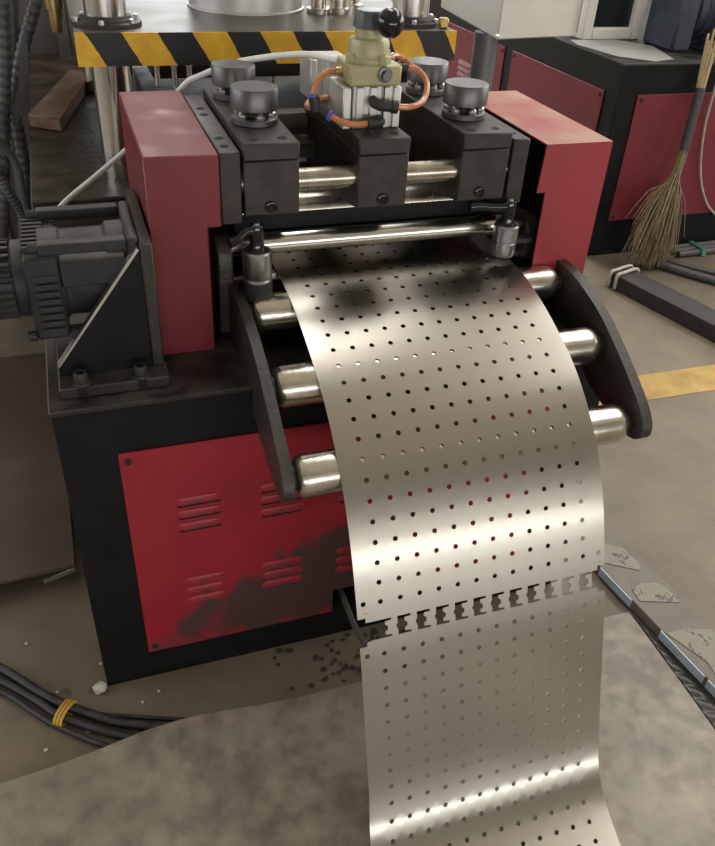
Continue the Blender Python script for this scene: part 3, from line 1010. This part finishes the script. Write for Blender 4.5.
add('torn_sleeve', B().prism([(.0, 0), (.018, .02), (.024, .10), (.030, .17), (.020, .25), (.006, .21), (.008, .12), (-.004, .05)], 1, 0, .004), 'tape', None,
    'torn grey plastic sleeve dangling among the black hoses', 'sleeve')
o = bpy.data.objects['torn_sleeve']
o.location = (-.045, 1.375, .77)
o.rotation_euler = (0, math.radians(14), 0)

HU = empty('power_unit', (-.7, 2.6, 0), 'dark hydraulic power unit standing behind the black hoses', 'machine')
ub = add('tank', B().box(-1.7, .34, 2.35, 3.2, 0, 1.9), 'grimy', HU, bev=.01)
for k in range(6):
    add('tank_rib', B().box(-1.6 + .34 * k, -1.56 + .34 * k, 2.325, 2.3495, .05, 1.85), 'grimy', HU, bev=.004)
add('manifold', B().box(-.34, -.10, 2.24, 2.3245, .62, .80), 'knob_steel', HU, bev=.006)
for k in range(3):
    add('manifold_port', B().lathe((-.30 + .08 * k, 2.24, .71), (0, -1, 0), [(.022, 0), (.022, .02), (.015, .022), (.015, .05), (0, .05)], 14), 'brass', HU)

# ------------------------------------------------------------------ machine at the right rear
BG = empty('rear_machine', (2.9, 2.8, 0), 'black machine base with red panels behind the broom', 'machine')
add('machine_base', B().box(2.232, 3.9, 1.762, 4.4, 0, .82), 'black_paint', BG, bev=.006)
for (x0, x1) in ((2.324, 2.965), (3.04, 3.7)):
    p_ = add('red_panel', B().box(x0, x1, 1.7555, 1.7615, .165, .704), 'dull_red', BG, bev=.002)
    for sx in (x0 + .02, x1 - .02):
        for sz in (.185, .684):
            socket_screw((sx, 1.7555, sz), (0, -1, 0), .009, .004, p_)
for (y0, y1) in ((1.86, 2.675), (2.76, 3.56), (3.64, 4.3)):
    p_ = add('red_panel', B().box(2.2255, 2.2315, y0, y1, .165, .700), 'dull_red', BG, bev=.002)
    for sy in (y0 + .02, y1 - .02):
        for sz in (.185, .680):
            socket_screw((2.2255, sy, sz), (-1, 0, 0), .009, .004, p_)
    if y0 > 2.7:
        for k in range(4):
            add('louvre', B().prism([(2.2255, .52 - .03 * k), (2.2155, .525 - .03 * k), (2.2255, .545 - .03 * k)], 1, y0 + .35, y0 + .50), 'dull_red', p_)
# monitor on the machine
MO = empty('monitor_box', (2.44, 2.42, .8205), 'cream framed dark monitor standing on the rear machine', 'monitor')
fr_ = B()
for (x0, x1, z0, z1) in ((2.335, 2.385, .8205, 1.30), (2.59, 2.64, .8205, 1.30), (2.385, 2.59, .8205, .868), (2.385, 2.59, 1.25, 1.30)):
    fr_.box(x0, x1, 2.26, 2.44, z0, z1)
add('housing', fr_, 'cream_paint', MO, bev=.004)
add('screen', B().box(2.3855, 2.5895, 2.29, 2.42, .8685, 1.2495), 'screen_glass', MO)
# pale sheet lying on the machine in front of the monitor
add('paper_sheet', B().prism([(2.245, 2.15), (2.290, 1.90), (2.40, 1.80), (2.515, 1.835), (2.60, 2.10), (2.50, 2.25), (2.27, 2.25)], 2, .8206, .8236), 'grey_sheet', None,
    'pale grey sheet lying in front of the monitor', 'sheet')
# dark motor on the machine, far right
MT = empty('rear_motor', (2.95, 2.3, .8205), 'dark blue finned motor on top of the rear machine', 'motor')
mb_ = add('motor_body', B().cyl((2.74, 2.08, .985), (3.40, 2.08, .985), .125, 32), 'blue_motor', MT)
for k in range(9):
    x = 2.77 + .062 * k
    add('fin', B().cyl((x, 2.08, .985), (x + .016, 2.08, .985), .148, 32), 'blue_motor', mb_)
add('motor_foot', B().box(2.78, 3.28, 1.98, 2.18, .8207, .865), 'blue_motor', MT, bev=.004)
add('end_bell', B().lathe((2.74, 2.08, .985), (-1, 0, 0), [(.118, 0), (.110, .03), (.070, .05), (.030, .055), (.030, .10), (0, .10)], 28), 'blue_motor', MT)
add('gear_case', B().box(2.60, 2.70, 1.97, 2.19, .8207, 1.10), 'blue_motor', MT, bev=.012)
add('terminal_box', B().box(2.84, 3.00, 1.91, 1.99, .90, 1.02), 'blue_motor', MT, bev=.006)
add('name_plate', B().box(2.87, 2.892, 1.9085, 1.9098, .935, .98), 'clear_bit', MT)

# control cabinet on a grey post, top of the picture
CC = empty('control_cabinet', (1.45, 1.55, 0), 'cream control cabinet on a round grey post', 'cabinet')
poly = [(1.40, 1.303), (1.724, 1.356), (1.80, 1.98), (1.478, 1.93)]
add('cabinet_box', B().prism(poly, 2, 1.0, 1.75), 'cream_paint', CC, bev=.004)
add('post', B().cyl((1.432, 1.44, .012), (1.432, 1.44, .9995), .040, 28), 'grey_post', CC)
add('post_foot', B().lathe((1.432, 1.44, 0), (0, 0, 1), [(.12, 0), (.12, .010), (.115, .012), (.04, .012)], 28), 'grey_post', CC)
add('hinge_screw', B().lathe((1.3985, 1.3025, 1.012), (-.3, -1, 0), [(.006, 0), (.006, .006), (0, .007)], 12), 'bright_steel', CC)
dr = add('cabinet_door', B().prism([(1.712, 1.344), (1.716, 1.346), (1.788, 1.974), (1.784, 1.974)], 2, 1.01, 1.74), 'cream_paint', CC)
add('cable_slot', B().box(1.352, 1.356, 1.46, 1.475, 1.06, 1.075), 'dark_void', CC) if False else None

# ------------------------------------------------------------------ broom leaning on the rear machine
BR = empty('broom', (2.46, 1.66, 0), 'straw broom with a dark taped handle leaning on the red panel', 'broom')
foot, neck, tape1, topp = Vector((2.452, 1.60, .055)), Vector((2.572, 1.690, .475)), Vector((2.592, 1.716, .735)), Vector((2.600, 1.737, .98))
add('taped_handle', B().tube(spline([tuple(neck - (tape1 - neck) * .08), tuple((neck + tape1) / 2), tuple(tape1)], 12), .020, 14), 'tape', BR)
for k in range(9):
    a = 2 * PI * k / 9
    off = Vector((math.cos(a), math.sin(a) * .8, 0)) * (.012 if k else 0)
    e = topp + off * 1.9 + Vector((0, 0, random.uniform(-.12, .02)))
    e.y = min(e.y, 1.745)
    add('reed', B().tube([tape1 + off - Vector((0, 0, .05)), e], [.0065, .005], 7), 'reed', BR)
bs = B()
for k in range(700):
    a, q = random.uniform(0, 2 * PI), math.sqrt(random.random())
    root = neck + Vector((math.cos(a) * .017 * q, math.sin(a) * .017 * q, random.uniform(-.02, .02)))
    u = random.gauss(0, .36)
    tip = foot + Vector((.135 * u + .012, random.uniform(-.05, .03), random.choice((-.045, -.03, 0, .03, .09)) + random.uniform(0, .02)))
    if k % 9 == 0:
        tip += Vector((-.07, -.02, .08))
    tip.z = max(.006, tip.z)
    midp = root.lerp(tip, .45) + Vector((-.004 + .012 * u, 0, .004))
    nk = root + (foot - neck) * .22 + Vector((.006 * u, 0, 0))
    bs.tube(spline([tuple(root), tuple(nk), tuple(midp.lerp(tip, .15)), tuple(tip)], 6), [.0028, .0027, .0025, .0022, .0017, .0009], 4)
add('bristles', bs, 'straw', BR, kind='stuff')

# dark beam with rope on the floor, right
BM = empty('timber_beam', (2.28, 1.1, 0), 'dark timber beam with a rope tied round its end', 'beam')
bd = Vector((.150, -.606, 0)).normalized()
bn = Vector((-bd.y, bd.x, 0))
p0 = Vector((2.170, 1.475, 0))
q = [p0, p0 + bn * .115, p0 + bn * .115 + bd * 1.6, p0 + bd * 1.6]
add('beam_body', B().prism([(v.x, v.y) for v in q], 2, 0.0, .066), 'wood_dark', BM, bev=.004)
for d_ in (.020, .055):
    c0 = p0 + bd * d_
    loop = [c0 - bn * .006 + Vector((0, 0, .010)), c0 - bn * .006 + Vector((0, 0, .067)), c0 + bn * .03 + Vector((0, 0, .0735)), c0 + bn * .118 + Vector((0, 0, .072)), c0 + bn * .121 + Vector((0, 0, .012))]
    add('rope_turn', B().tube(spline([tuple(v) for v in loop], 24), .007, 8), 'rope', BM)

# cables on the floor by the rear machine
for pts, r, lab in (([(2.50, 1.60, .018), (2.62, 1.42, .018), (2.80, 1.22, .018), (3.1, 1.0, .018)], .018, 'thick grey cable on the floor beside the timber beam'),
                    ([(2.56, 1.61, .016), (2.69, 1.46, .016), (2.90, 1.28, .016), (3.2, 1.1, .016)], .016, 'grey cable behind the thick one by the timber beam')):
    add('floor_cable', B().tube(spline(pts, 30), r, 10), 'cable_grey', None, lab, 'cable', 'cables by the rear machine')
for i, y in enumerate((1.735, 1.70, 1.665)):
    add('floor_cable', B().tube(spline([(2.68, y - .005, .015), (2.9, y, .015), (3.2, y + .003, .015), (3.6, y, .015)], 24), .015, 10), 'cable_grey', None,
        ('cable nearest the red panel in the taped bundle', 'middle cable of the taped bundle by the red panel', 'outer cable of the taped bundle by the red panel')[i], 'cable', 'cables by the rear machine')
add('tape_band', B().prism([(1.640, .004), (1.652, .031), (1.748, .031), (1.7565, .004), (1.7575, .004), (1.749, .0335), (1.651, .0335), (1.639, .004)], 0, 2.80, 2.825), 'green_tape', None, 'green tape band round the cable bundle', 'tape')
add('hanging_cord', B().tube(spline([(2.70, 1.748, .86), (2.688, 1.742, .72), (2.695, 1.742, .55), (2.745, 1.742, .36), (2.83, 1.742, .22), (2.93, 1.742, .14)], 40), .0055, 8), 'rope', None,
    'thin pale cord hanging down the red panel behind the broom', 'cord')

# ------------------------------------------------------------------ wrapped beam and the big plate on the floor
WBM = empty('wrapped_beam', (1.30, -.1, 0), 'flat beam wrapped in torn newspaper on the floor beside the steel strip', 'beam')
wp = [(1.172, .175), (1.296, .150), (1.372, -.60), (1.262, -.60)]
add('beam_body', B().prism(wp, 2, 0, .030), 'wrap_board', WBM, bev=.003)
for pts in ([(1.215, .10), (1.250, .060), (1.284, .035), (1.296, -.030), (1.280, -.046), (1.225, -.010), (1.198, .01), (1.205, .06)],
            [(1.225, -.095), (1.262, -.085), (1.300, -.095), (1.316, -.135), (1.312, -.165), (1.270, -.150), (1.221, -.134)],
            [(1.222, -.235), (1.278, -.238), (1.332, -.255), (1.342, -.33), (1.345, -.42), (1.250, -.42), (1.262, -.33)]):
    add('newspaper', B().prism(pts, 2, .0302, .0318), 'newsprint', WBM)
for (y0, y1) in ((-.01, -.125), (-.225, -.36), (-.37, -.43)):
    xa = lambda y: 1.172 + (1.262 - 1.172) * (.175 - y) / .775
    add('foil_strip', B().prism([(xa(y0) - .001, y0), (xa(y1) - .001, y1), (xa(y1) - .004, y1), (xa(y0) - .004, y0)], 2, .006, .0300), 'blue_foil', WBM)

fm = B()
NX, NY = 6, 80
gv = []
for j in range(NY + 1):
    y = -.150 - .45 * j / NY
    xa_ = 1.1985 - max(0, -.15 - y) * .05
    xb_ = 1.172 + (1.262 - 1.172) * (.175 - y) / .775 - .008
    gv.append([fm._v((xa_ + (xb_ - xa_) * i / NX, y - .012 * i / NX, .0022 + .0055 * abs(math.sin(j * .52 + .35 * math.sin(i))) * (.3 + .7 * math.sin(PI * min(1, (i + .5) / NX))))) for i in range(NX + 1)])
for j in range(NY):
    for i in range(NX):
        fm.bm.faces.new([gv[j][i], gv[j + 1][i], gv[j + 1][i + 1], gv[j][i + 1]])
film = add('plastic_film', fm, 'black_film', None, 'crumpled black plastic film between the floor plate and the wrapped beam', 'plastic film', smooth=60)
fs = film.modifiers.new('thickness', 'SOLIDIFY')
fs.thickness = .0012
fs.offset = 1

fp = B()
back = [(-.9, -.178), (-.205, -.168), (.063, -.150), (.33, -.146), (1.194, -.138)]


def back_y(x):
    for (xa, ya), (xb, yb) in zip(back[:-1], back[1:]):
        if x <= xb:
            return ya + (yb - ya) * (x - xa) / (xb - xa)
    return back[-1][1]


def right_x(y):
    return 1.194 - .0045 * max(0, (-.138 - y) / .16) if y > -.3 else 1.190 - (-.3 - y) * .045


NX, NY = 90, 44
grid = []
for j in range(NY + 1):
    row = []
    t = (j / NY) ** 1.6
    for i in range(NX + 1):
        u = -.9 + (1.194 + .9) * i / NX
        y0 = back_y(u)
        y = y0 + (-1.6 - y0) * t
        x = -.9 + (right_x(y) + .9) * i / NX
        lift = .030 * math.exp(-((x - .13) / .16) ** 2) * math.exp(-((y - y0) / .11) ** 2)
        row.append(fp._v((x, y, .0022 + lift + .0012 * noise.noise(Vector((x * 3, y * 3, 0))))))
    grid.append(row)
for j in range(NY):
    for i in range(NX):
        fp.bm.faces.new([grid[j][i], grid[j + 1][i], grid[j + 1][i + 1], grid[j][i + 1]])
plate = add('floor_plate', fp, 'floor_plate', None,
            'large stained steel plate lying on the floor in the foreground', 'steel plate', smooth=60)
ps_ = plate.modifiers.new('thickness', 'SOLIDIFY')
ps_.thickness = .0040
ps_.offset = 1
ped = plate.modifiers.new('crisp_rims', 'EDGE_SPLIT')
ped.split_angle = math.radians(50)
# brown board at the far left
BBD = empty('brown_board', (-.35, .8, 0), 'dark brown sheet board lying on the floor left of the cabinet', 'board')
add('board', B().prism([(-.043, .318), (-.9, .262), (-.9, 1.34), (-.055, 1.34)], 2, .050, .058), 'brown_board', BBD, bev=.001)
add('bearer', B().box(-.9, -.06, .42, .50, 0, .0498), 'wood_dark', BBD)
add('bearer', B().box(-.9, -.06, 1.20, 1.28, 0, .0498), 'wood_dark', BBD)
add('bent_edge', B().prism([(-.043, .3165), (-.105, .297), (-.115, .294), (-.043, .3145)], 2, .040, .052), 'bright_steel', BBD)

# cables on the floor, front left
cab = [
    ([(-.42, .26, .013), (-.30, .165, .013), (-.21, .098, .013), (-.13, .010, .013), (-.075, -.040, .013), (.0, -.095, .013), (.07, -.130, .013), (.14, -.165, .013), (.22, -.19, .013)], .0100, 'uppermost black cable of the tied bundle on the floor'),
    ([(-.42, .215, .012), (-.30, .125, .012), (-.21, .066, .012), (-.135, -.010, .012), (-.092, -.058, .012), (-.01, -.118, .012), (.06, -.158, .012), (.13, -.190, .012)], .0085, 'middle black cable of the tied bundle on the floor'),
    ([(-.42, .175, .010), (-.30, .090, .010), (-.21, .040, .010), (-.14, -.036, .010), (-.104, -.074, .010), (-.03, -.136, .010), (.04, -.182, .010), (.09, -.21, .010)], .0062, 'lowest black cable of the tied bundle on the floor'),
    ([(-.02, -.070, .006), (.08, -.108, .006), (.14, -.130, .006), (.20, -.150, .006), (.24, -.170, .006)], .0045, 'thin black wire running along the edge of the floor plate'),
]
for pts, r, lab in cab:
    add('floor_cable', B().tube(spline(pts, 50), r, 12), 'cable_black', None, lab, 'cable', 'cables in front of the cabinet')
tie = B()
tc_, td = Vector((-.086, -.058, .015)), Vector((.08, -.056, 0)).normalized()
tn = Vector((-td.y, td.x, 0))
for s_ in (-.007, .0, .007):
    ring = [tc_ + td * s_ + tn * (.027 * math.cos(a) + .003) + Vector((0, 0, .0150 * math.sin(a) + .0035)) for a in [2 * PI * k / 24 for k in range(25)]]
    tie.tube([tuple(v) for v in ring], .0030, 6, cap=False)
add('cable_tie', tie, 'yellow', None, 'yellow tie wound round the floor cable bundle', 'cable tie')
# pipe and white scrap in the panel notch
add('drain_pipe', B().tube(spline([(.515, .20, .125), (.515, .02, .118), (.530, -.06, .070), (.560, -.13, .030), (.62, -.132, .008)], 30), .0065, 12), 'cable_grey', None,
    'grey pipe coming out of the notch in the red panel', 'pipe')

# punched slugs scattered on the floor near the strip
sl = None
random.seed(21)
made = 0
while made < 60:
    x, y = random.uniform(.30, .66), random.uniform(-.134, -.008)
    if random.random() > (x - .26) / .3:
        continue
    r = random.uniform(.0045, .0065)
    b = B().lathe((x, y, 0.0002), (0, 0, 1), [(r * .9, 0), (r, .0006), (r, .0016), (r * .8, .002), (0, .002)], 8) if sl is None else None
    if sl is None:
        sl = add('punched_slug', b, 'slug', None, 'small dark punched slug on the floor under the hanging strip', 'slug', 'punched slugs by the cabinet')
    else:
        c = sl.copy()
        COL.objects.link(c)
        c.location = (x, y, .0002)
        k_ = random.uniform(.7, 1.5)
        c.scale = (k_ * random.uniform(.8, 1.4), k_, 1)
        c.rotation_euler = (0, 0, random.uniform(0, 3))
    made += 1
# torn plastic scrap by the cabinet corner
scr = B()
random.seed(5)
ico = bmesh.ops.create_icosphere(scr.bm, subdivisions=2, radius=.014)
for v in scr.bm.verts:
    d_ = noise.noise(v.co * 160)
    v.co *= 1 + .7 * d_
    v.co.z = max(-.006, v.co.z * .6)
    v.co += Vector((-.016, -.004, .0065))
add('plastic_scrap', scr, 'clear_bit', None, 'crumpled translucent scrap at the front left foot of the cabinet', 'scrap', smooth=20)

# a few pale chips on the floor near the cables
random.seed(11)
chip = None
for (x, y) in ((-.10, .012), (-.065, -.075), (-.045, -.100), (-.125, -.118), (.065, -.062), (-.010, .060), (.10, -.045), (-.16, .16)):
    if chip is None:
        cbm = B()
        bmesh.ops.create_icosphere(cbm.bm, subdivisions=1, radius=.0042)
        for v in cbm.bm.verts:
            v.co *= 1 + .35 * noise.noise(v.co * 400)
            v.co.z = v.co.z * .6
            v.co += Vector((x, y, .0026))
        chip = add('stone_chip', cbm, 'clear_bit', None, 'tiny pale chip on the floor near the tied cables', 'chip', 'pale chips on the floor', smooth=20)
    else:
        c = chip.copy()
        COL.objects.link(c)
        c.location = (x, y, chip.location.z)
        c.rotation_euler = (0, 0, random.uniform(0, 3))
